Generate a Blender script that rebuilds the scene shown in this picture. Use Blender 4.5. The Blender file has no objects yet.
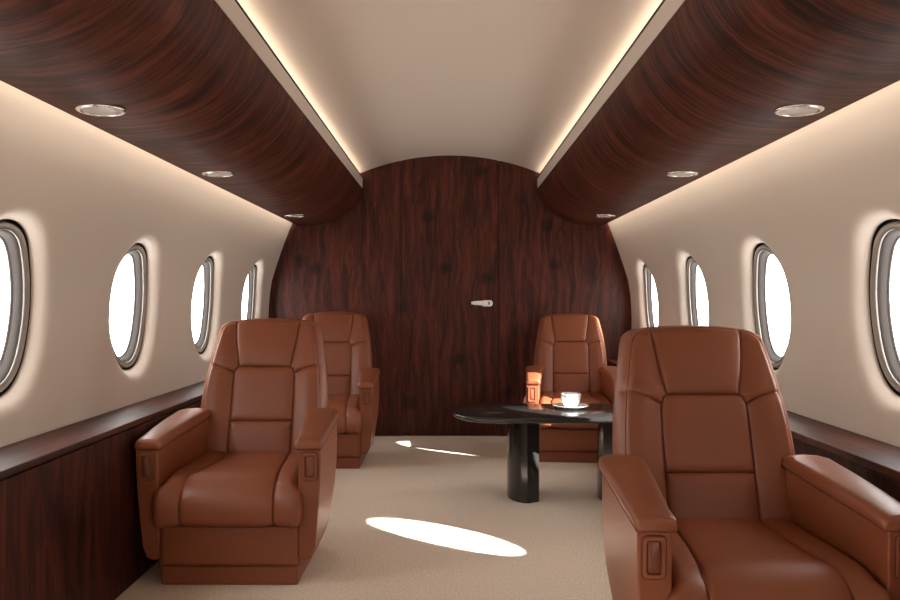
import bpy, bmesh, math
import numpy as np
from mathutils import Vector, Matrix

sc = bpy.context.scene
COL = sc.collection
PI = math.pi
K = 1.0 / 136.0            # metres per unit of the cabin cross-section drawing
D = 800.0 / 136.0          # distance of the bulkhead
YB = -3.12                 # rear end of the cabin
WCZ = 0.97                 # window centre height
PITCH = 0.998
SUN_DIR = Vector((-1.455, 1.025, -1.0)).normalized()

# ------------------------------------------------------------------ helpers
def mesh_obj(name, verts, faces, mat, parent=None, smooth=True):
    me = bpy.data.meshes.new(name)
    me.from_pydata([tuple(map(float, v)) for v in verts], [], [tuple(map(int, f)) for f in faces])
    me.validate(); me.update()
    o = bpy.data.objects.new(name, me); COL.objects.link(o)
    me.materials.append(mat)
    if smooth:
        me.polygons.foreach_set('use_smooth', [True] * len(me.polygons))
    if parent: o.parent = parent
    return o

def bm_obj(name, bm, mat, parent=None, smooth=True, recalc=True):
    if recalc: bmesh.ops.recalc_face_normals(bm, faces=bm.faces[:])
    me = bpy.data.meshes.new(name); bm.to_mesh(me); bm.free()
    o = bpy.data.objects.new(name, me); COL.objects.link(o)
    me.materials.append(mat)
    if smooth:
        me.polygons.foreach_set('use_smooth', [True] * len(me.polygons))
    if parent: o.parent = parent
    return o

def bevel(o, w, seg=3, ang=30):
    m = o.modifiers.new('bevel', 'BEVEL'); m.width = w; m.segments = seg
    m.limit_method = 'ANGLE'; m.angle_limit = math.radians(ang); m.harden_normals = False
    n = o.modifiers.new('normals', 'WEIGHTED_NORMAL'); n.keep_sharp = False
    return o

def box_bm(x0, x1, y0, y1, z0, z1, bm=None):
    bm = bm or bmesh.new()
    v = [bm.verts.new(p) for p in ((x0,y0,z0),(x1,y0,z0),(x1,y1,z0),(x0,y1,z0),(x0,y0,z1),(x1,y0,z1),(x1,y1,z1),(x0,y1,z1))]
    for f in ((0,3,2,1),(4,5,6,7),(0,1,5,4),(1,2,6,5),(2,3,7,6),(3,0,4,7)):
        bm.faces.new([v[i] for i in f])
    return bm

def prism_bm(poly, axis, a, b, bm=None):
    """poly: 2-D points; axis 'y': (x,z) extruded along y; 'z': (x,y) extruded along z; 'x': (y,z)"""
    bm = bm or bmesh.new()
    def P(p, t):
        return {'y': (p[0], t, p[1]), 'z': (p[0], p[1], t), 'x': (t, p[0], p[1])}[axis]
    A = [bm.verts.new(P(p, a)) for p in poly]; B = [bm.verts.new(P(p, b)) for p in poly]
    n = len(poly)
    for i in range(n):
        bm.faces.new((A[i], A[(i+1) % n], B[(i+1) % n], B[i]))
    bm.faces.new(A[::-1]); bm.faces.new(B)
    return bm

def loft_bm(rings, bm=None, cap=True, closed=True):
    bm = bm or bmesh.new()
    R = [[bm.verts.new(p) for p in r] for r in rings]
    n = len(R[0])
    for a, b in zip(R[:-1], R[1:]):
        for i in range(n if closed else n-1):
            j = (i+1) % n
            bm.faces.new((a[i], a[j], b[j], b[i]))
    if cap:
        bm.faces.new(R[0][::-1]); bm.faces.new(R[-1])
    return bm

def lathe_bm(prof, n=48, c=(0,0,0), bm=None):
    """prof: (r,z) list; poles allowed at r=0"""
    bm = bm or bmesh.new()
    rows = []
    for r, z in prof:
        if r < 1e-6: rows.append([bm.verts.new((c[0], c[1], c[2]+z))])
        else: rows.append([bm.verts.new((c[0]+r*math.cos(2*PI*i/n), c[1]+r*math.sin(2*PI*i/n), c[2]+z)) for i in range(n)])
    for a, b in zip(rows[:-1], rows[1:]):
        for i in range(n):
            j = (i+1) % n
            if len(a) == 1: bm.faces.new((a[0], b[i], b[j]))
            elif len(b) == 1: bm.faces.new((a[i], a[j], b[0]))
            else: bm.faces.new((a[i], a[j], b[j], b[i]))
    return bm

def tube_bm(pts, r, n=8, closed=False, bm=None):
    bm = bm or bmesh.new()
    pts = [Vector(p) for p in pts]; N = len(pts); rings = []
    up = Vector((0.13, 0.9, 0.2)).normalized()
    for i, p in enumerate(pts):
        a = pts[(i-1) % N] if (closed or i > 0) else p
        b = pts[(i+1) % N] if (closed or i < N-1) else p
        t = (b - a).normalized()
        u = (up - t*up.dot(t)).normalized(); w = t.cross(u)
        rr = r[i] if isinstance(r, (list, tuple)) else r
        rings.append([bm.verts.new(p + (u*math.cos(2*PI*k/n) + w*math.sin(2*PI*k/n))*rr) for k in range(n)])
    L = N if closed else N-1
    for i in range(L):
        a, b = rings[i], rings[(i+1) % N]
        for k in range(n):
            bm.faces.new((a[k], a[(k+1) % n], b[(k+1) % n], b[k]))
    if not closed:
        bm.faces.new(rings[0][::-1]); bm.faces.new(rings[-1])
    return bm

def catmull(pts, per=8):
    P = [np.array(p, float) for p in pts]
    P = [2*P[0]-P[1]] + P + [2*P[-1]-P[-2]]
    out = []
    for i in range(1, len(P)-2):
        p0, p1, p2, p3 = P[i-1:i+3]
        for k in range(per):
            t = k/per
            out.append(0.5*((2*p1)+(-p0+p2)*t+(2*p0-5*p1+4*p2-p3)*t*t+(-p0+3*p1-3*p2+p3)*t**3))
    out.append(P[-2])
    return np.array(out)

def rrect(w, h, r, n=6, cx=0, cz=0):
    pts = []
    for (sx, sz, a0) in ((1,1,0),(-1,1,90),(-1,-1,180),(1,-1,270)):
        for k in range(n+1):
            a = math.radians(a0 + 90*k/n)
            pts.append((cx+sx*(w/2-r)+r*math.cos(a), cz+sz*(h/2-r)+r*math.sin(a)))
    return pts

def empty(name, loc=(0,0,0)):
    o = bpy.data.objects.new(name, None); COL.objects.link(o)
    o.location = loc; o.empty_display_size = 0.1
    return o

def tag(o, label=None, cat=None, group=None, kind=None):
    if label: o['label'] = label
    if cat: o['category'] = cat
    if group: o['group'] = group
    if kind: o['kind'] = kind
    return o

def dup(root, loc, label, group=None):
    r = root.copy(); COL.objects.link(r); r.location = loc
    tag(r, label, None, group)
    for ch in list(root.children):
        c = ch.copy(); COL.objects.link(c); c.parent = r
        for g in list(ch.children):
            d = g.copy(); COL.objects.link(d); d.parent = c
    return r

# ------------------------------------------------------------------ materials
def new_mat(name):
    m = bpy.data.materials.new(name); m.use_nodes = True
    nt = m.node_tree; b = nt.nodes['Principled BSDF']
    return m, nt, b

def N(nt, t, **kw):
    n = nt.nodes.new(t)
    for k, v in kw.items():
        if k in n.inputs: n.inputs[k].default_value = v
        else: setattr(n, k, v)
    return n

def plain(name, col, rough=0.5, metal=0.0, coat=0.0, spec=0.5, bump=0, bscale=200, var=0.0, vscale=3.0):
    m, nt, b = new_mat(name)
    b.inputs['Base Color'].default_value = (*col, 1); b.inputs['Roughness'].default_value = rough
    b.inputs['Metallic'].default_value = metal; b.inputs['Coat Weight'].default_value = coat
    b.inputs['Specular IOR Level'].default_value = spec
    tc = N(nt, 'ShaderNodeTexCoord')
    if bump:
        n = N(nt, 'ShaderNodeTexNoise', Scale=bscale, Detail=3.0)
        nt.links.new(tc.outputs['Object'], n.inputs['Vector'])
        bp = N(nt, 'ShaderNodeBump', Strength=bump, Distance=0.002)
        nt.links.new(n.outputs['Fac'], bp.inputs['Height']); nt.links.new(bp.outputs['Normal'], b.inputs['Normal'])
    if var:
        n = N(nt, 'ShaderNodeTexNoise', Scale=vscale, Detail=4.0)
        nt.links.new(tc.outputs['Object'], n.inputs['Vector'])
        r = N(nt, 'ShaderNodeMapRange'); r.inputs['To Min'].default_value = 1-var; r.inputs['To Max'].default_value = 1+var
        nt.links.new(n.outputs['Fac'], r.inputs['Value'])
        h = N(nt, 'ShaderNodeHueSaturation', Color=(*col, 1))
        nt.links.new(r.outputs['Result'], h.inputs['Value']); nt.links.new(h.outputs['Color'], b.inputs['Base Color'])
    return m

def wood(name, scale, dark=(0.012,0.0045,0.003), mid=(0.058,0.0165,0.0085), light=(0.17,0.05,0.022), rough=0.38, knots=True, coat=0.25, warp=0.35, dist=0.9, spec=.5, plane=None):
    """scale: noise frequency per axis; the small one is the direction of the grain"""
    m, nt, b = new_mat(name); L = nt.links.new
    tc = N(nt, 'ShaderNodeTexCoord')
    # slow waver of the grain
    wn = N(nt, 'ShaderNodeTexNoise', Scale=2.2, Detail=2.0)
    L(tc.outputs['Object'], wn.inputs['Vector'])
    sub = N(nt, 'ShaderNodeVectorMath', operation='SUBTRACT'); sub.inputs[1].default_value = (.5,.5,.5)
    L(wn.outputs['Color'], sub.inputs[0])
    sc_ = N(nt, 'ShaderNodeVectorMath', operation='SCALE'); sc_.inputs['Scale'].default_value = warp*0.4
    L(sub.outputs[0], sc_.inputs[0])
    add = N(nt, 'ShaderNodeVectorMath', operation='ADD')
    L(tc.outputs['Object'], add.inputs[0]); L(sc_.outputs[0], add.inputs[1])
    mp = N(nt, 'ShaderNodeMapping'); mp.inputs['Scale'].default_value = scale
    L(add.outputs[0], mp.inputs['Vector'])
    n1 = N(nt, 'ShaderNodeTexNoise', Scale=1.0, Detail=6.0, Roughness=0.62, Distortion=dist)
    L(mp.outputs[0], n1.inputs['Vector'])
    mp2 = N(nt, 'ShaderNodeMapping'); mp2.inputs['Scale'].default_value = tuple(s*5.5 if s > 5 else s*2.6 for s in scale)
    L(add.outputs[0], mp2.inputs['Vector'])
    n2 = N(nt, 'ShaderNodeTexNoise', Scale=1.0, Detail=5.0, Roughness=0.7, Distortion=0.3)
    L(mp2.outputs[0], n2.inputs['Vector'])
    mix = N(nt, 'ShaderNodeMix', data_type='FLOAT'); mix.inputs[0].default_value = 0.42
    L(n1.outputs['Fac'], mix.inputs[2]); L(n2.outputs['Fac'], mix.inputs[3])
    fac = mix.outputs[0]
    if knots:
        vo = N(nt, 'ShaderNodeTexVoronoi', Scale=2.0); vo.feature = 'F1'; vo.voronoi_dimensions = '2D'
        sx = N(nt, 'ShaderNodeSeparateXYZ'); cx_ = N(nt, 'ShaderNodeCombineXYZ')
        L(add.outputs[0], sx.inputs[0]); L(sx.outputs['Y' if plane == 'yz' else 'X'], cx_.inputs[0]); L(sx.outputs['Z'], cx_.inputs[1])
        L(cx_.outputs[0], vo.inputs['Vector'])
        mr = N(nt, 'ShaderNodeMapRange', interpolation_type='SMOOTHSTEP')
        mr.inputs['From Min'].default_value = 0.03; mr.inputs['From Max'].default_value = 0.13
        mr.inputs['To Min'].default_value = 0.78; mr.inputs['To Max'].default_value = 1.0
        L(vo.outputs['Distance'], mr.inputs['Value'])
        mu = N(nt, 'ShaderNodeMath', operation='MULTIPLY')
        L(fac, mu.inputs[0]); L(mr.outputs['Result'], mu.inputs[1]); fac = mu.outputs[0]
    cr = N(nt, 'ShaderNodeValToRGB'); e = cr.color_ramp.elements
    e[0].position = 0.37; e[0].color = (*dark, 1)
    e[1].position = 0.62; e[1].color = (*light, 1)
    x = e.new(0.485); x.color = (*mid, 1)
    L(fac, cr.inputs['Fac']); L(cr.outputs['Color'], b.inputs['Base Color'])
    b.inputs['Specular IOR Level'].default_value = spec
    b.inputs['Roughness'].default_value = rough; b.inputs['Coat Weight'].default_value = coat
    b.inputs['Coat Roughness'].default_value = 0.18
    bp = N(nt, 'ShaderNodeBump', Strength=0.12, Distance=0.002)
    L(n2.outputs['Fac'], bp.inputs['Height']); L(bp.outputs['Normal'], b.inputs['Normal'])
    return m

M = {}
M['cream'] = plain('cream_panel', (0.69, 0.600, 0.515), 0.42, bump=0.05, bscale=300, var=0.02)
M['ceiling'] = plain('ceiling_panel', (0.69, 0.590, 0.505), 0.5, bump=0.05, bscale=300)
M['trimcream'] = plain('cream_trim', (0.60, 0.52, 0.45), 0.45)
M['wood_wall'] = wood('rosewood_bulkhead', (24, 24, 2.0), dark=(0.013,0.0036,0.0028), mid=(0.056,0.0125,0.0072), light=(0.125,0.029,0.0145), rough=.48, coat=.0, spec=.25, plane='xz', warp=.22, dist=.45)
M['wood_bin'] = wood('rosewood_bins', (2.2, 22, 2.2), knots=False, rough=0.5, coat=0.0, spec=.15, dark=(0.009,0.003,0.0022), mid=(0.055,0.0140,0.0072), light=(0.135,0.036,0.017))
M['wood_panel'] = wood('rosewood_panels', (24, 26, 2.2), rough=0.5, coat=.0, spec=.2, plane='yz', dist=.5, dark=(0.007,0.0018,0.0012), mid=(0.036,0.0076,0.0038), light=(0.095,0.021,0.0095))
M['wood_top'] = wood('rosewood_ledge', (34, 2.0, 14), rough=0.5, coat=.0, spec=.35, knots=False, dist=.5, dark=(0.011,0.003,0.0022), mid=(0.055,0.013,0.0075), light=(0.125,0.034,0.018))
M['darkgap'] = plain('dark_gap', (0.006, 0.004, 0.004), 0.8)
M['leather'] = plain('cognac_leather', (0.238, 0.069, 0.028), 0.43, bump=0.10, bscale=420, var=0.05, vscale=5)
M['leather_btn'] = plain('leather_control', (0.19, 0.056, 0.025), 0.35)
M['seam'] = plain('seam_thread', (0.07, 0.017, 0.008), 0.6)
M['stone'] = plain('black_polished_stone', (0.022, 0.021, 0.020), 0.14, spec=0.6, var=0.15, vscale=60)
M['china'] = plain('white_china', (0.82, 0.81, 0.79), 0.15, coat=0.4)
M['coffee'] = plain('coffee', (0.03, 0.012, 0.006), 0.1)
M['chrome'] = plain('brushed_chrome', (0.85, 0.80, 0.75), 0.25, metal=1.0)
M['lens'] = plain('frosted_lens', (0.46, 0.40, 0.355), 0.35)
M['white_metal'] = plain('white_satin_metal', (0.95, 0.96, 0.97), 0.25)
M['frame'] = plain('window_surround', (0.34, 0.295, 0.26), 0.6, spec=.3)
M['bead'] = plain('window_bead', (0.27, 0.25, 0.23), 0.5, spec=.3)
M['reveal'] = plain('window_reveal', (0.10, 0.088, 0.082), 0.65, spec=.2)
M['rubber'] = plain('black_rubber', (0.008, 0.008, 0.008), 0.7)

def carpet():
    m, nt, b = new_mat('beige_loop_carpet'); L = nt.links.new
    tc = N(nt, 'ShaderNodeTexCoord')
    n1 = N(nt, 'ShaderNodeTexNoise', Scale=150.0, Detail=3.0, Roughness=0.7)
    mp = N(nt, 'ShaderNodeMapping'); mp.inputs['Scale'].default_value = (1.0, 0.75, 1.0)
    L(tc.outputs['Object'], mp.inputs['Vector']); L(mp.outputs[0], n1.inputs['Vector'])
    vo = N(nt, 'ShaderNodeTexVoronoi', Scale=115.0); L(mp.outputs[0], vo.inputs['Vector'])
    cr = N(nt, 'ShaderNodeValToRGB'); e = cr.color_ramp.elements
    e[0].position = 0.3; e[0].color = (0.62, 0.515, 0.415, 1); e[1].position = 0.7; e[1].color = (0.92, 0.785, 0.645, 1)
    L(n1.outputs['Fac'], cr.inputs['Fac']); L(cr.outputs['Color'], b.inputs['Base Color'])
    b.inputs['Roughness'].default_value = 0.95; b.inputs['Specular IOR Level'].default_value = 0.1
    mm = N(nt, 'ShaderNodeMath', operation='ADD'); L(vo.outputs['Distance'], mm.inputs[0]); L(n1.outputs['Fac'], mm.inputs[1])
    bp = N(nt, 'ShaderNodeBump', Strength=0.5, Distance=0.004); L(mm.outputs[0], bp.inputs['Height'])
    L(bp.outputs['Normal'], b.inputs['Normal'])
    return m
M['carpet'] = carpet()

def glass():
    m = bpy.data.materials.new('window_glass'); m.use_nodes = True
    nt = m.node_tree; nt.nodes.clear(); L = nt.links.new
    out = N(nt, 'ShaderNodeOutputMaterial'); t = N(nt, 'ShaderNodeBsdfTransparent'); t.inputs[0].default_value = (.96,.98,1,1)
    g = N(nt, 'ShaderNodeBsdfGlossy'); g.inputs['Roughness'].default_value = 0.02
    mx = N(nt, 'ShaderNodeMixShader'); mx.inputs[0].default_value = 0.04
    L(t.outputs[0], mx.inputs[1]); L(g.outputs[0], mx.inputs[2]); L(mx.outputs[0], out.inputs[0])
    return m
M['glass'] = glass()

# ------------------------------------------------------------------ cabin section
# half cross-section of the side wall in drawing units (x outward, z up from the eye line)
WALL = catmull([(165,-142),(174,-95),(179.5,-58),(181.5,-25),(181,-5),(179,15),(175.5,28),(167.8,51),(160.6,70),(153.4,85),(143,99),(129,108.5)], 10)
WALL = np.array([(x*K, 1.0 + z*K) for x, z in WALL])
seg = np.r_[0, np.cumsum(np.hypot(*np.diff(WALL, axis=0).T))]
S_MAX = seg[-1]
def wall_pt(s):
    s = np.clip(s, 0, S_MAX)
    return np.array([np.interp(s, seg, WALL[:,0]), np.interp(s, seg, WALL[:,1])])
def wall_n(s):
    a, b = wall_pt(max(0, s-.02)), wall_pt(min(S_MAX, s+.02)); t = (b-a)/np.linalg.norm(b-a)
    return np.array([t[1], -t[0]])      # outward
S_C = float(np.interp(WCZ, WALL[:,1], seg))
S_LO = float(np.interp(0.02, WALL[:,1], seg)) - 0.02
def wp(side, y, s, d):
    p = wall_pt(s) + wall_n(s)*d
    return (side*p[0], y, p[1])

def sup(a, b, ang, n=2.08):
    c, s_ = math.cos(ang), math.sin(ang)
    r = (abs(c/a)**n + abs(s_/b)**n)**(-1/n)
    return r*c, r*s_

def smooth(t): t = min(max(t, 0), 1); return t*t*(3-2*t)

def rect_boundary(y0, y1, s0, s1, m=20):
    P = []
    for k in range(m): P.append((y0+(y1-y0)*k/m, s0))
    for k in range(m): P.append((y1, s0+(s1-s0)*k/m))
    for k in range(m): P.append((y1+(y0-y1)*k/m, s1))
    for k in range(m): P.append((y0, s1+(s0-s1)*k/m))
    return P

AG, BG = 0.215, 0.266      # opening in the wall liner
AL, BL = 0.300, 0.346      # where the flare meets the flat wall
WIN_Y = [2.398 + PITCH*i for i in range(4)]
BACK_Y = {-1: [1.372, 0.374, -0.624, -1.622, -2.62], 1: [0.374, -0.624, -1.622, -2.62]}

def wall_mesh(side):
    bm = bmesh.new()
    ys = sorted(WIN_Y + BACK_Y[side] + ([1.372] if side > 0 else []))
    edges = [YB] + [(a+b)/2 for a, b in zip(ys[:-1], ys[1:])] + [D + 0.004]
    for yc, e0, e1 in zip(ys, edges[:-1], edges[1:]):
        rb = rect_boundary(e0, e1, S_LO, S_MAX)
        hole = yc in WIN_Y or yc in BACK_Y[side]
        rings = []
        if hole:
            sets = [(AG, BG, 0.070), (AG, BG, 0.050)]
            for g in (0, .02, .045, .075, .11, .15, .2, .26, .33, .41, .5, .6, .72, .86, 1.0):
                sets.append((AG+(AL-AG)*g, BG+(BL-BG)*g, 0.037*(1-g)**3))
            for a, b, d in sets:
                ring = []
                for (y, s) in rb:
                    ang = math.atan2(s - S_C, y - yc)
                    dy, ds = sup(a, b, ang)
                    ring.append(bm.verts.new(wp(side, yc+dy, S_C+ds, d)))
                rings.append(ring)
        for f in ((0.02, .1, .2, .35, .5, .65, .8, .9, 1.0) if hole else (0.0001, .2, .4, .6, .8, 1.0)):
            ring = []
            for (y, s) in rb:
                ang = math.atan2(s - S_C, y - yc)
                dy, ds = sup(AL, BL, ang) if hole else (0, 0)
                ring.append(bm.verts.new(wp(side, yc+dy+(y-yc-dy)*f, S_C+ds+(s-S_C-ds)*f, 0)))
            rings.append(ring)
        n = len(rb)
        for a, b in zip(rings[:-1], rings[1:]):
            for i in range(n):
                j = (i+1) % n
                q = (a[i], a[j], b[j], b[i])
                bm.faces.new(q if side < 0 else q[::-1])
    bmesh.ops.remove_doubles(bm, verts=bm.verts[:], dist=0.0006)
    return bm

for side, nm in ((-1, 'wall_left'), (1, 'wall_right')):
    o = bm_obj(nm, wall_mesh(side), M['cream'], recalc=False); tag(o, kind='structure')

def ring_obj(name, side, yc, prof, mat, parent, n=72, cap=False):
    bm = bmesh.new(); rings = []
    for a, b, d in prof:
        rings.append([bm.verts.new(wp(side, yc+sup(a,b,2*PI*i/n)[0], S_C+sup(a,b,2*PI*i/n)[1], d)) for i in range(n)])
    for a, b in zip(rings[:-1], rings[1:]):
        for i in range(n):
            j = (i+1) % n; bm.faces.new((a[i], a[j], b[j], b[i]))
    if cap: bm.faces.new(rings[-1])
    return bm_obj(name, bm, mat, parent)

def make_window(idx, side, yc):
    w = empty('window_%d' % idx); tag(w, kind='structure')
    ring_obj('gasket', side, yc, [(AG-.0008,BG-.0008,.066),(AG-.0008,BG-.0008,.0395)], M['rubber'], w)
    ring_obj('seal', side, yc, [(.245,.300,.066),(.245,.300,.060),(.18,.24,.060)], M['rubber'], w)
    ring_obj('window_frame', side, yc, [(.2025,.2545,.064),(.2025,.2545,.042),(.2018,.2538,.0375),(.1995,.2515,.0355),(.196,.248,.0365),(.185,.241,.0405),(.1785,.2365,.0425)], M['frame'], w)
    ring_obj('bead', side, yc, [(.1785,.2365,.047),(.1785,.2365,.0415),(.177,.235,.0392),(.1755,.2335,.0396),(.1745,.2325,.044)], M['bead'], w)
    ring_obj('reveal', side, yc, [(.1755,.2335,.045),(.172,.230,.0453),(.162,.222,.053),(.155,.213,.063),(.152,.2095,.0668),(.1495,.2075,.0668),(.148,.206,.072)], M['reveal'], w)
    ring_obj('pane', side, yc, [(.151,.2095,.0705),(.02,.03,.0705)], M['glass'], w, cap=True)
    # daylight portal just outside the pane
    ld = bpy.data.lights.new('window_portal', 'AREA'); ld.shape = 'RECTANGLE'; ld.size = 0.30; ld.size_y = 0.44; ld.energy = 1
    ld.cycles.is_portal = True
    lo = bpy.data.objects.new('window_portal', ld); COL.objects.link(lo)
    p = Vector(wp(side, yc, S_C, 0.08)); n = wall_n(S_C); inn = Vector((-side*n[0], 0, -n[1]))
    lo.location = p
    z = -inn; x = Vector((0, 1, 0)); y = z.cross(x)
    lo.rotation_euler = Matrix((x, y, z)).transposed().to_euler()
    return w

i = 1
for side in (-1, 1):
    for yc in WIN_Y + BACK_Y[side]:
        make_window(i, side, yc); i += 1

# floor, rear wall
tag(bm_obj('floor', box_bm(-1.42, 1.42, YB-.05, D+.05, -0.06, 0), M['carpet'], smooth=False), kind='structure')
tag(bm_obj('wall_rear', box_bm(-1.42, 1.42, YB-.06, YB, -0.06, 2.12), M['cream'], smooth=False), kind='structure')

# ceiling vault
RC, ZC = 236*K, 1.0 + (144.5-236)*K
XE = WALL[-1][0]
def ceil_z(x): return ZC + math.sqrt(RC*RC - x*x)
xs = np.linspace(-XE-.02, XE+.02, 61)
cv, cf = [], []
for x in xs:
    cv += [(x, YB-.01, ceil_z(x)), (x, D+.004, ceil_z(x))]
for q in range(len(xs)-1):
    cf.append((2*q, 2*q+1, 2*q+3, 2*q+2))
tag(mesh_obj('ceiling', cv, cf, M['ceiling']), kind='structure')

# bulkhead: two fixed rosewood leaves and a dark backing, with the door between them
def section_half():
    pts = [(float(x)+.004, float(z)) for x, z in WALL if z > 0.0]
    arc = [(x, ceil_z(x)+.004) for x in np.linspace(XE-.003, 0, 40)]
    return [(pts[0][0], 0.0)] + pts + arc
HALF = section_half()
def leaf(xmin, xmax=9):
    p = [q for q in HALF if q[0] > xmin]
    return [(xmin, 0.0)] + p + [(xmin, ceil_z(xmin)+.004)]
DX = 48.5*K; GAP = 0.004
bm = bmesh.new()
prism_bm(leaf(DX+GAP), 'y', D, D+.03, bm)
prism_bm([(-x, z) for x, z in leaf(DX+GAP)], 'y', D, D+.03, bm)
w = bm_obj('wall_back', bm, M['wood_wall'], smooth=False); tag(w, kind='structure')
full = [q for q in HALF] + [(-x, z) for x, z in HALF[::-1][1:]]
tag(bm_obj('trim_1', prism_bm(full, 'y', D+.031, D+.05), M['darkgap'], smooth=False), kind='structure')
xs = np.linspace(DX, -DX, 30)
door = bm_obj('door_1', prism_bm([(-DX,0.002),(DX,0.002)] + [(x, ceil_z(x)+.003) for x in xs], 'y', D, D+.03), M['wood_wall'], smooth=False)
tag(door, kind='structure')
# handle: oval rose, tapering lever, keyhole
hx, hz = (487.5-450)*K, 1.0 - 3.3*K
rose = bm_obj('door_handle', prism_bm(rrect(.085, .046, .0225, 8, hx-.004, hz), 'y', D-.014, D-.0005), M['white_metal'], door)
bevel(rose, .006, 3)
rings = []
for t in np.linspace(0, 1, 12):
    x = hx - .012 - t*.108; hh = .019*(1-t) + .013*t; yy = D-.030 + .004*math.sin(t*PI)
    if t > .9: hh *= .75
    if t == 0: hh *= .8
    rings.append([(x, yy+.009*math.cos(a), hz + .002 + hh*math.sin(a)) for a in np.linspace(0, 2*PI, 16, endpoint=False)])
bm = loft_bm(rings); tube_bm([(hx-.022, D-.012, hz), (hx-.022, D-.03, hz)], .012, 16, bm=bm)
bm_obj('lever', bm, M['white_metal'], rose)
bm_obj('keyhole', prism_bm(rrect(.011, .022, .005, 5, hx+.011, hz), 'y', D-.0155, D-.010), M['rubber'], rose)

# ------------------------------------------------------------------ overhead bins with light coves
BIN = catmull([(-87.5,111.5),(-89.5,103.5),(-95,94.5),(-103,86.5),(-113,80.4),(-124,76.8),(-134,75.3),(-144,74.9),(-153.6,75.0)], 8)
def bin_obj(side):
    t = empty('overhead_bin', (0, (YB+D)/2, 1.55))
    oy = (YB+D)/2; oz = 1.55
    y0, y1 = YB+.002-oy, D-.001-oy
    def sc_(p): return (-side*p[0]*K, 1.0+p[1]*K-oz)
    poly = [sc_(p) for p in BIN] + [sc_(p) for p in ((-154.1,75.7),(-153.8,77.2),(-148,80),(-141,87),(-132,95),(-120,102),(-112,107),(-91,111.5))]
    o = bm_obj('bin_shell', prism_bm(poly, 'y', y0, y1), M['wood_bin'], t)
    o.modifiers.new('split', 'EDGE_SPLIT').split_angle = math.radians(35)
    tp = [sc_(p) for p in ((-87.3,111.6),(-87.3,122.0),(-87.8,122.6),(-89.3,122.6),(-89.8,122.0),(-89.8,113.4),(-112,109),(-112,107.3),(-91,111.6))]
    o2 = bm_obj('cove_lip', prism_bm(tp, 'y', y0, y1), M['trimcream'], t, smooth=False)
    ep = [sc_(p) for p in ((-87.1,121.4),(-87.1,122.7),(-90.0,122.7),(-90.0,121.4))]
    bm_obj('lip_shadow_strip', prism_bm(ep, 'y', y0, y1), M['darkgap'], o2, smooth=False)  # dark strip stands in for the shadow line along the lip's top edge
    return t
tag(bin_obj(-1), 'long curved rosewood overhead bin above the left row of windows', 'overhead bin', 'rosewood overhead bins')
tag(bin_obj(1), 'long curved rosewood overhead bin above the right row of windows', 'overhead bin', 'rosewood overhead bins')

def strip_light(name, x, z, aim, energy, width, col):
    ld = bpy.data.lights.new(name, 'AREA'); ld.shape = 'RECTANGLE'; ld.size = D-YB-.04; ld.size_y = width
    ld.energy = energy; ld.color = col
    lo = bpy.data.objects.new(name, ld); COL.objects.link(lo)
    lo.location = (x, (YB+D)/2, z)
    zz = -Vector((aim[0], 0, aim[1])).normalized(); xx = Vector((0,1,0)); yy = zz.cross(xx)
    lo.rotation_euler = Matrix((xx, yy, zz)).transposed().to_euler()
WARM = (1.0, 0.85, 0.68)
for s in (-1, 1):
    strip_light('ceiling_cove_light', s*99*K, 1+114.5*K, (-s*.6, 1), 8.5, .05, WARM)
    strip_light('wall_cove_light', s*149*K, 1+86*K, (s*.45, -1), 9.0, .015, WARM)

# downlights on the flat of the bins
bs = [float(np.interp(138, -BIN[:,0], BIN[:,1])), float(np.interp(132, -BIN[:,0], BIN[:,1])), float(np.interp(144, -BIN[:,0], BIN[:,1]))]
def downlight(side, y, label):
    t = empty('downlight', (side*138*K, y, 1+bs[0]*K))
    t.rotation_euler = (0, side*-.5*math.atan2(bs[1]-bs[2], 12.0)*-1, 0)
    R = .0675
    bm_obj('trim_ring', lathe_bm([(R-.012, .001),(R-.0135,-.0025),(R-.011,-.005),(R-.004,-.0045),(R,-.0015),(R,.0012)]), M['chrome'], t)
    bm_obj('lens', lathe_bm([(0,-.0026),(R*.5,-.0022),(R-.0133,-.0008),(R-.0125,.001)]), M['lens'], t)
    tag(t, label, 'downlight', 'recessed downlights in the overhead bins')
for s, nm in ((-1, 'left'), (1, 'right')):
    for y, w in ((D*138/349, 'nearest the viewer and largest'), (D*138/232, 'in the middle of its row'), (D*138/155, 'closest to the rosewood bulkhead')):
        downlight(s, y, 'round chrome-rimmed downlight in the %s overhead bin, %s' % (nm, w))

# ------------------------------------------------------------------ side ledges
def ledge(side, label):
    t = empty('side_console', (side*1.2, 2.0, 0))
    ox, oy = side*1.2, 2.0
    y0, y1 = YB+.002-oy, D-.001-oy
    zt = 1.0-58.6*K; xf = 153.2*K
    def X(v): return side*v - ox
    xw = float(wall_pt(np.interp(zt, WALL[:,1], seg))[0]) - .001
    o = bm_obj('ledge_top', box_bm(*sorted((X(xf), X(xw))), y0, y1, zt-.022, zt), M['wood_top'], t); bevel(o, .004, 2)
    xl = float(np.interp(0.05, WALL[:,1], WALL[:,0]))
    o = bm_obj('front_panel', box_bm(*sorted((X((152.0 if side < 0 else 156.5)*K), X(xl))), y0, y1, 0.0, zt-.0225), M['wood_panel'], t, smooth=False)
    tag(t, label, 'side ledge', 'rosewood side ledges')
ledge(-1, 'long low rosewood ledge under the left row of windows')
ledge(1, 'long low rosewood ledge under the right row of windows')

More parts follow.
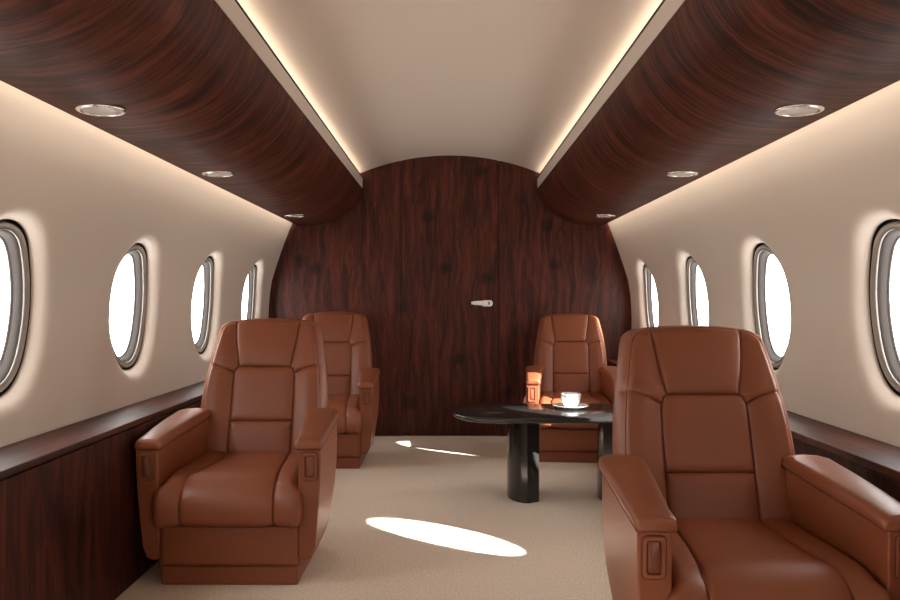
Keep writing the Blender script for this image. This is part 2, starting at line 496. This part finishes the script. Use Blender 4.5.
# ------------------------------------------------------------------ seats
def seg_dist(px, pz, pts):
    d = np.full(px.shape, 9.0)
    for (ax, az), (bx, bz) in zip(pts[:-1], pts[1:]):
        vx, vz = bx-ax, bz-az; L2 = vx*vx+vz*vz
        t = np.clip(((px-ax)*vx+(pz-az)*vz)/L2, 0, 1)
        d = np.minimum(d, np.hypot(px-ax-t*vx, pz-az-t*vz))
    return d

def grid_parts(Pos, region, names, mats, parent):
    """split a grid of points into one mesh per region id of its faces"""
    n, m, _ = Pos.shape
    idx = np.arange(n*m).reshape(n, m)
    F = np.stack([idx[:-1,:-1], idx[:-1,1:], idx[1:,1:], idx[1:,:-1]], -1).reshape(-1, 4)
    reg = region.reshape(-1)
    V = Pos.reshape(-1, 3); out = {}
    for rid, nm in names.items():
        f = F[reg == rid]
        if len(f) == 0: continue
        used = np.unique(f); remap = np.zeros(n*m, int); remap[used] = np.arange(len(used))
        out[rid] = mesh_obj(nm, V[used], remap[f], mats, parent)
    return out

def recline(z): dz = z-.385; return .44 + .25*dz + .16*dz*dz
def back_w(z): return np.interp(z, [.25,.385,.50,.60,.67,.73,.80,.86,.90,.93], [.236,.240,.2415,.239,.2345,.2275,.2165,.205,.1965,.190])
def back_top(x): a = np.abs(x); return .915 - .018*(a/.19)**2.4 - .018*np.clip((a-.160)/.034, 0, 1)**2

Z0 = 0.27
def make_seat(name, loc, label, group):
    root = empty(name, loc); tag(root, label, 'seat', group)
    L = M['leather']
    # ---- plinth, base, leg rest
    bevel(bm_obj('plinth', box_bm(-.240, .240, .005, .46, 0, .066), L, root), .006, 2)
    bevel(bm_obj('seat_base', box_bm(-.222, .222, .045, .50, .066, .318), L, root), .01, 2)
    # leg rest: slightly pillowed panel
    nx, nz = 40, 24
    xs = np.linspace(-1, 1, nx); zs = np.linspace(0, 1, nz); X, Zg = np.meshgrid(xs, zs)
    r = .012
    hx, hz = .2475, .0735
    a = np.maximum(0, r-(hx-np.abs(X*hx))); b = np.maximum(0, r-(hz-np.abs((Zg*2-1)*hz)))
    q = np.minimum(np.hypot(a, b), r); drop = r-np.sqrt(np.maximum(r*r-q*q, 0))
    Y = -.006 - .006*(1-X**4)*(1-(Zg*2-1)**2) + drop
    Pos = np.stack([X*hx, Y, .0675+hz+(Zg*2-1)*hz], -1)
    bm = bmesh.new()
    vs = [[bm.verts.new(Pos[i, j]) for j in range(nx)] for i in range(nz)]
    for i in range(nz-1):
        for j in range(nx-1): bm.faces.new((vs[i][j], vs[i][j+1], vs[i+1][j+1], vs[i+1][j]))
    per = [vs[0][j] for j in range(nx)] + [vs[i][-1] for i in range(1, nz)] + [vs[-1][j] for j in range(nx-2, -1, -1)] + [vs[i][0] for i in range(nz-2, 0, -1)]
    bk = [bm.verts.new((v.co.x, .05, v.co.z)) for v in per]
    for i in range(len(per)):
        j = (i+1) % len(per); bm.faces.new((per[i], per[j], bk[j], bk[i]))
    bm.faces.new(bk)
    bm_obj('leg_rest', bm, L, root)
    # ---- seat cushion
    prof = catmull([(.52,.385),(.36,.376),(.2,.374),(.11,.371),(.055,.366),(.005,.350),(-.028,.318),(-.040,.280),(-.040,.248),(-.034,.229),(-.012,.2195),(.03,.218)], 14)
    s_ = np.r_[0, np.cumsum(np.hypot(*np.diff(prof, axis=0).T))]
    m = 170; ss = np.linspace(0, s_[-1], m)
    py = np.interp(ss, s_, prof[:,0]); pz = np.interp(ss, s_, prof[:,1])
    ty = np.gradient(py); tz = np.gradient(pz); ln = np.hypot(ty, tz); ty /= ln; tz /= ln
    nyv, nzv = tz, -ty      # outward (up / forward)
    wx = np.interp(py, [-.05, -.016, .006, .5], [.259, .257, .237, .208])
    ncol = 190
    sx = np.linspace(-1, 1, ncol)
    S, I = np.meshgrid(sx, np.arange(m)); X = S*wx[:,None]
    SS = ss[I]; r = .03
    front_s = np.interp(-.03, -py[::1], ss)   # arc where the front starts
    seamx = np.interp(ss, [0, .1, .30, .42, .50, .60, s_[-1]], [.122,.126,.140,.153,.160,.163,.163])
    dx = np.abs(np.abs(X)-seamx[:,None])
    h = .009*(1-np.exp(-dx/.02)) - .0045*np.exp(-(dx/.003)**2)
    # soft crease where the centre panel turns down
    sc0 = float(ss[np.argmin(np.abs(py-.085))])
    h = h + np.where(np.abs(X) < seamx[:,None], .010*np.exp(-((SS-sc0-.03)/.05)**2), 0) - np.where(np.abs(X) < seamx[:,None], .0016*np.exp(-((SS-sc0+.004)/.004)**2), 0)
    h += .005*np.clip((np.abs(X)-seamx[:,None])/.06, 0, 1)
    a = np.maximum(0, r-(wx[:,None]-np.abs(X))); drop = r-np.sqrt(np.maximum(r*r-np.minimum(a, r)**2, 0))
    h -= drop
    Pos = np.stack([X, py[:,None]+nyv[:,None]*h, pz[:,None]+nzv[:,None]*h], -1)
    # side skirts
    def skirt(col, k): 
        c = Pos[:, col].copy(); c[:,1] -= nyv*k; c[:,2] -= nzv*k; return c
    Pos2 = np.concatenate([skirt(0, .05)[:,None], Pos, skirt(-1, .05)[:,None]], 1)
    Xc = np.concatenate([X[:, :1], X, X[:, -1:]], 1)
    xc = (Xc[:-1,:-1]+Xc[1:,1:])/2; sm = seamx[:-1,None]
    reg = np.where(np.abs(xc) < sm, 0, np.where(xc < 0, 1, 2))
    grid_parts(Pos2, reg, {0: 'seat_cushion', 1: 'seat_bolster', 2: 'seat_bolster'}, L, root)
    # seam cords of the cushion
    bm = bmesh.new()
    for sg in (-1, 1):
        tube_bm([(sg*seamx[k], py[k]+nyv[k]*-.0035, pz[k]+nzv[k]*-.0035) for k in range(8, m-4, 3)], .0016, 6, bm=bm)
    seat_seams = bm_obj('seam', bm, M['seam'], root)
    # ---- backrest
    A = [(.136,.94),(.134,.90),(.1265,.84),(.1175,.785),(.106,.723)]
    B = [(-.01,.721),(.106,.722)]
    C = [(.106,.722),(.117,.712),(.124,.697),(.1265,.676),(.128,.506),(.129,.20)]
    Dm = [(.1245,.696),(.165,.716),(.21,.729),(.27,.737)]
    E = [(-.01,.506),(.128,.506)]
    nc, nr = 200, 210
    S, T = np.meshgrid(np.linspace(-1, 1, nc), np.linspace(0, 1, nr))
    zn = Z0 + T*(.914-Z0)
    X = S*back_w(zn); Zt = back_top(X); Z = Z0 + T*(Zt-Z0)
    ax = np.abs(X)
    ds = np.minimum.reduce([seg_dist(ax, Z, q) for q in (A, B, C, Dm, E)])
    h = .009*(1-np.exp(-ds/.014)) - .0045*np.exp(-(ds/.0028)**2)
    xs_at = np.interp(Z, [.2,.506,.68,.70,.723,.785,.84,.90,.94], [.129,.128,.1265,.122,.106,.1175,.1265,.134,.136])
    out = np.clip((ax-xs_at)/.07, 0, 1); h += .010*out*out*(3-2*out)*np.clip((.93-Z)/.2, 0.15, 1)
    h += np.where((ax < xs_at) & (Z > .72), .007*np.sin(np.clip((Z-.72)/.19, 0, 1)*PI), 0)
    r = .016
    a = np.maximum(0, r-(back_w(zn)-ax)); b = np.maximum(0, r-(Zt-Z)); q = np.minimum(np.hypot(a, b), r)
    drop = r-np.sqrt(np.maximum(r*r-q*q, 0)); h -= drop
    Pos = np.stack([X, recline(Z)-h, Z-.25*h*0], -1)
    xc = (ax[:-1,:-1]+ax[1:,1:]+ax[1:,:-1]+ax[:-1,1:])/4; zc = (Z[:-1,:-1]+Z[1:,1:])/2
    lim = np.interp(zc, [.2,.506,.68,.70,.723,.785,.84,.90,.94], [.129,.128,.1265,.122,.106,.1175,.1265,.134,.136])
    xl = (X[:-1,:-1]+X[1:,1:])/2
    reg = np.where(xc > lim, np.where(xl < 0, 4, 5), np.where(zc > .7215, 1, np.where(zc > .506, 2, 3)))
    bmn = {4: 'back_bolster', 5: 'back_bolster', 1: 'headrest', 2: 'back_cushion', 3: 'lumbar_cushion'}
    grid_parts(Pos, reg, bmn, L, root)
    # seams of the back
    def on_back(x, z, off=.0030): return (x, recline(z)+off, z)
    bm = bmesh.new()
    for sg in (-1, 1):
        for q in (A[1:], C[:-1]+[(.129,.34)]):
            qq = catmull(q, 6)
            tube_bm([on_back(sg*p[0], min(p[1], .885)) for p in qq], .0016, 6, bm=bm)
        tube_bm([on_back(sg*p[0], p[1], -.002) for p in catmull(Dm[:-1]+[(.212,.7295)], 6)], .0015, 6, bm=bm)
    for zz, hw in ((.7215, .106), (.506, .128)):
        tube_bm([on_back(x, zz) for x in np.linspace(-hw, hw, 12)], .0016, 6, bm=bm)
    bm_obj('seam', bm, M['seam'], root)
    # shell behind the cushions
    border = [Pos[i, -1] for i in range(0, nr-1, 3)] + [Pos[-1, j] for j in range(nc-1, -1, -3)] + [Pos[i, 0] for i in range(nr-2, -1, -3)]
    border = np.array(border)
    cen = np.array([0, 0, .6])
    rings = []
    nrm = np.zeros((len(border), 2)); tg = np.gradient(border[:,[0,2]], axis=0)
    for _ in range(6): tg[1:-1] = (tg[:-2]+tg[1:-1]*2+tg[2:])/4
    nrm[:,0] = tg[:,1]; nrm[:,1] = -tg[:,0]; nrm /= np.linalg.norm(nrm, axis=1)[:,None]
    wgt = np.where(nrm[:,1] > 0, 1-.75*np.clip(nrm[:,1], 0, 1)**2, 1.0)
    for dep, k in ((-.002, -.001), (.003, .004), (.012, .011), (.028, .0185), (.05, .0235), (.075, .0225), (.098, .013), (.114, -.008), (.122, -.035)):
        p = border.copy(); p[:,0] += nrm[:,0]*k*wgt; p[:,2] += nrm[:,1]*k*wgt; p[:,1] += dep
        rings.append([tuple(v) for v in p])
    bm = loft_bm(rings, cap=False)
    bm.verts.ensure_lookup_table(); nb = len(border)
    bm.faces.new([bm.verts[(len(rings)-1)*nb+i] for i in range(nb)])
    bm.faces.new([bm.verts[(len(rings)-1)*nb+0], bm.verts[(len(rings)-1)*nb+nb-1], bm.verts[nb-1], bm.verts[0]]) if False else None
    sh = bm_obj('back_shell', bm, L, root)
    bm_obj('piping', tube_bm([(p[0]*1.004, p[1]+.0005, p[2]+.0004) for p in border], .0030, 7), L, sh)
    # ---- armrests
    xi = lambda y: .243 - .036*min(max(0, (y-.06)/.38), 1)
    zt = lambda y: .478 + .042*min(max(y, 0)/.40, 1.15)
    for sg in (-1, 1):
        rings = []
        for y in (-.012, .0, .05, .12, .2, .28, .34, .39, .43, .472):
            t = max(0, (y-.26)/.185); zb = .085 + .17*t*t
            if y < 0: zb = .088
            tuck = 1-.35*max(0, (y-.42)/.09)
            g = xi(y); sec = [(g, zb+.006), (.265, zb), (.288, zb+.010), (.302, zb+.05), (.3145, .27), (.3205, .36), (.3225, .43), (.3225, zt(y)), (g, zt(y)), (g, .36), (g, .27)]
            rings.append([(sg*(x if x < .25 else g+(x-g)*tuck), y + (.012*(1-(z-zb)/.36) if y < .01 else 0), z) for x, z in sec])
        arm = bm_obj('armrest', loft_bm(rings), L, root); bevel(arm, .010, 3, 32)
        rings = []
        for y, ins, dz in ((-.018,.006,-.012), (-.016,.002,-.004), (-.006,0,0), (.06,0,.002), (.14,0,.004), (.22,0,.004), (.3,0,.003), (.36,0,.001), (.43,0,-.001), (.47,.006,-.006), (.48,.014,-.014)):
            z0 = zt(y)+.0015; z1 = z0+.036+dz
            x0, x1 = xi(y)-.012+ins, .3265-ins
            sec = [(x0+.003, z0), (x0, z0+.006), (x0+.001, z1-.014), (x0+.007, z1-.005), (x0+.02, z1-.001), ((x0+x1)/2, z1+.001), (x1-.02, z1-.001), (x1-.007, z1-.005), (x1-.001, z1-.014), (x1, z0+.006), (x1-.003, z0)]
            rings.append([(sg*x, y, z) for x, z in sec])
        bm_obj('armrest_pad', loft_bm(rings), L, arm)
        # call-button bezel on the front of the arm
        cx, cz = sg*.2855, .420
        fy = lambda z: -.012 + .012*(1-(z-.125)/.36)
        def front(poly, y): return [(x, y+fy(z), z) for x, z in poly]
        o_ = rrect(.052, .098, .012, 5, cx, cz); i_ = rrect(.033, .076, .007, 5, cx, cz)
        rings = [front(o_, .002), front(o_, -.006), front([(cx+(x-cx)*.95, cz+(z-cz)*.97) for x, z in o_], -.0085), front([(cx+(x-cx)*1.08, cz+(z-cz)*1.04) for x, z in i_], -.0085), front(i_, -.006), front(i_, .001)]
        bm_obj('control_bezel', loft_bm(rings, cap=False), L, arm).modifiers.new('split', 'EDGE_SPLIT').split_angle = math.radians(35)
        o2_ = rrect(.0535, .0995, .0125, 5, cx, cz); i2_ = rrect(.031, .074, .0065, 5, cx, cz)
        bm = tube_bm(front(o2_, -.0022), .0015, 6, closed=True); tube_bm(front(i2_, -.0042), .0014, 6, closed=True, bm=bm)
        pth = [(sg*(xi(y)-.0095), y, zt(y)+.002) for y in (.46, .36, .26, .16, .06, 0, -.010)] + [(sg*(xi(0)-.006), -.0165, zt(0)+.002), (sg*.318, -.0165, zt(0)+.002)] + [(sg*.3240, y, zt(y)+.002) for y in (-.010, 0, .06, .16, .26, .36, .46)]
        tube_bm(pth, .0016, 6, bm=bm)
        bm_obj('seam', bm, M['seam'], arm)
        b_ = rrect(.029, .072, .006, 5, cx, cz)
        rings = [front(b_, .001), front(b_, -.003), front([(cx+(x-cx)*.88, cz+(z-cz)*.94) for x, z in b_], -.0048)]
        bm_obj('control_button', loft_bm(rings), M['leather_btn'], arm)
    return root

G = 'cognac leather cabin seats'
X_L, Y_L = -.774, 2.80
seat = make_seat('leather_seat', (X_L, Y_L, 0), 'brown leather armchair on the left side, nearer one, wholly in view on the carpet', G)
dup(seat, (.745, Y_L-.985, 0), 'large brown leather armchair closest to the viewer, lower half cut off by the photo edge', G)
dup(seat, (-.776, 4.735, 0), 'brown leather armchair at the bulkhead, half hidden behind another armchair on the left', G)
rear = dup(seat, (.775, 4.912, 0), 'brown leather armchair behind the black table with sunlight on its shoulder and arm', G)
rear.scale = (.945, 1, 1); rear.rotation_euler = (0, 0, math.radians(-5))
# this one is set slightly further back in its recline
piv = Vector((0, .44, .36)); rot = Matrix.Rotation(math.radians(-4), 3, 'X')
for ch in rear.children:
    nm = ch.name.split('.')[0]
    zmax = max(v.co.z for v in ch.data.vertices)
    if nm in ('headrest', 'back_cushion', 'lumbar_cushion', 'back_bolster', 'back_shell') or (nm == 'seam' and zmax > .6):
        ch.rotation_euler = (math.radians(-4), 0, 0); ch.location = piv - rot @ piv

# ------------------------------------------------------------------ table
tz = .442; tx, ty = .55, 4.045
tbl = empty('coffee_table', (tx, ty, 0)); tag(tbl, 'low black polished stone table carrying a white cup, on two thick legs', 'table')
def top_outline(inset=0):
    pts = []
    hw, ex, x1 = .275-inset, .26-inset, 1.06-inset
    for a in np.linspace(PI/2, 3*PI/2, 40):
        c, s = math.cos(a), math.sin(a)
        pts.append((.012+.26 + ex*np.sign(c)*abs(c)**(2/2.3), ty + hw*np.sign(s)*abs(s)**(2/2.3)))
    for a in np.linspace(-PI/2, PI/2, 24):
        c, s = math.cos(a), math.sin(a)
        pts.append((x1-.16+inset + (.16-inset)*abs(c)**(2/2.6), ty + hw*np.sign(s)*abs(s)**(2/2.6)))
    return [(x-tx, y-ty) for x, y in pts]
rings = []
for ins, z in ((.034,-.030),(.020,-.0285),(.008,-.023),(.001,-.015),(0,-.011),(.001,-.006),(.004,-.002),(.009,0)):
    rings.append([(x, y, tz+z) for x, y in top_outline(ins)])
o = bm_obj('tabletop', loft_bm(rings), M['stone'], tbl)
o.modifiers.new('split', 'EDGE_SPLIT').split_angle = math.radians(50)
legp = [(.292,4.085),(.298,4.035),(.312,3.995),(.330,3.964),(.352,3.942),(.380,3.929),(.441,3.968),(.450,4.02),(.447,4.09),(.43,4.15),(.39,4.18),(.345,4.17),(.308,4.135)]
crv = catmull(legp[:6], 5); bck = catmull(legp[6:]+[legp[0]], 4)
lp = [tuple(p) for p in crv] + [tuple(p) for p in bck[:-1]]
for mir in (0, 1):
    P = [((x if not mir else 1.20-x)-tx, y-ty) for x, y in lp]
    o = bm_obj('leg', prism_bm(P, 'z', 0.0005, tz-.0295), M['stone'], tbl)
    o.modifiers.new('split', 'EDGE_SPLIT').split_angle = math.radians(28)

# cup and saucer
cx, cy = (570.8-450)/800*4.113, 4.113
sz = tz+.0004
s = bm_obj('saucer', lathe_bm([(0,.004),(.03,.004),(.033,.0),(.038,.0),(.042,.004),(.07,.0095),(.0925,.0165),(.0938,.0182),(.092,.0190),(.07,.0135),(.045,.0085),(.036,.0075),(.034,.0088),(.03,.0085),(0,.0085)], 64, (0,0,0)), M['china'])
s.location = (cx, cy, sz); tag(s, 'round white china saucer on the black stone table under the cup', 'saucer')
cup = bm_obj('cup', lathe_bm([(0,.003),(.026,.003),(.028,0),(.031,0),(.0325,.004),(.040,.012),(.0455,.026),(.049,.045),(.0512,.068),(.0505,.0695),(.0492,.0685),(.047,.046),(.0435,.028),(.038,.015),(.03,.009),(0,.008)], 56), M['china'])
cup.location = (cx, cy, sz+.0087); tag(cup, 'small white china coffee cup standing on the saucer', 'cup')
hd = [(0,.047,.056),(0,.062,.059),(0,.073,.050),(0,.074,.036),(0,.064,.024),(0,.045,.019)]
ang = math.radians(-12)
hp = [(p[0]*math.cos(ang)-p[1]*math.sin(ang), p[0]*math.sin(ang)+p[1]*math.cos(ang), p[2]) for p in catmull(hd, 6)]
bm_obj('handle', tube_bm(hp, .0042, 10), M['china'], cup)
bm_obj('coffee', lathe_bm([(0,.057),(.0485,.057)], 40), M['coffee'], cup)

# ------------------------------------------------------------------ daylight
w = bpy.data.worlds.new('sky'); sc.world = w; w.use_nodes = True
bg = w.node_tree.nodes['Background']; bg.inputs[0].default_value = (1.0, 0.965, 0.92, 1); bg.inputs[1].default_value = 6.0
sd = bpy.data.lights.new('sun', 'SUN'); sd.energy = 16; sd.angle = math.radians(.6); sd.color = (1, .95, .88)
so = bpy.data.objects.new('sun', sd); COL.objects.link(so); so.location = (6, -4, 6)
so.rotation_euler = SUN_DIR.to_track_quat('-Z', 'Y').to_euler()

# ------------------------------------------------------------------ camera
cd = bpy.data.cameras.new('camera'); cd.sensor_width = 36; cd.lens = 32; cd.clip_start = .02
co = bpy.data.objects.new('camera', cd); COL.objects.link(co)
co.location = (0, 0, 1.0); co.rotation_euler = (PI/2, 0, 0)
sc.camera = co

sc.view_settings.view_transform = 'Standard'; sc.view_settings.look = 'None'
sc.view_settings.gamma = 1; sc.view_settings.use_curve_mapping = False
sc.view_settings.exposure = 1.33
sc.cycles.use_denoising = True
sc.cycles.max_bounces = 12; sc.cycles.diffuse_bounces = 8; sc.cycles.glossy_bounces = 5; sc.cycles.transparent_max_bounces = 16
sc.cycles.sample_clamp_indirect = 6
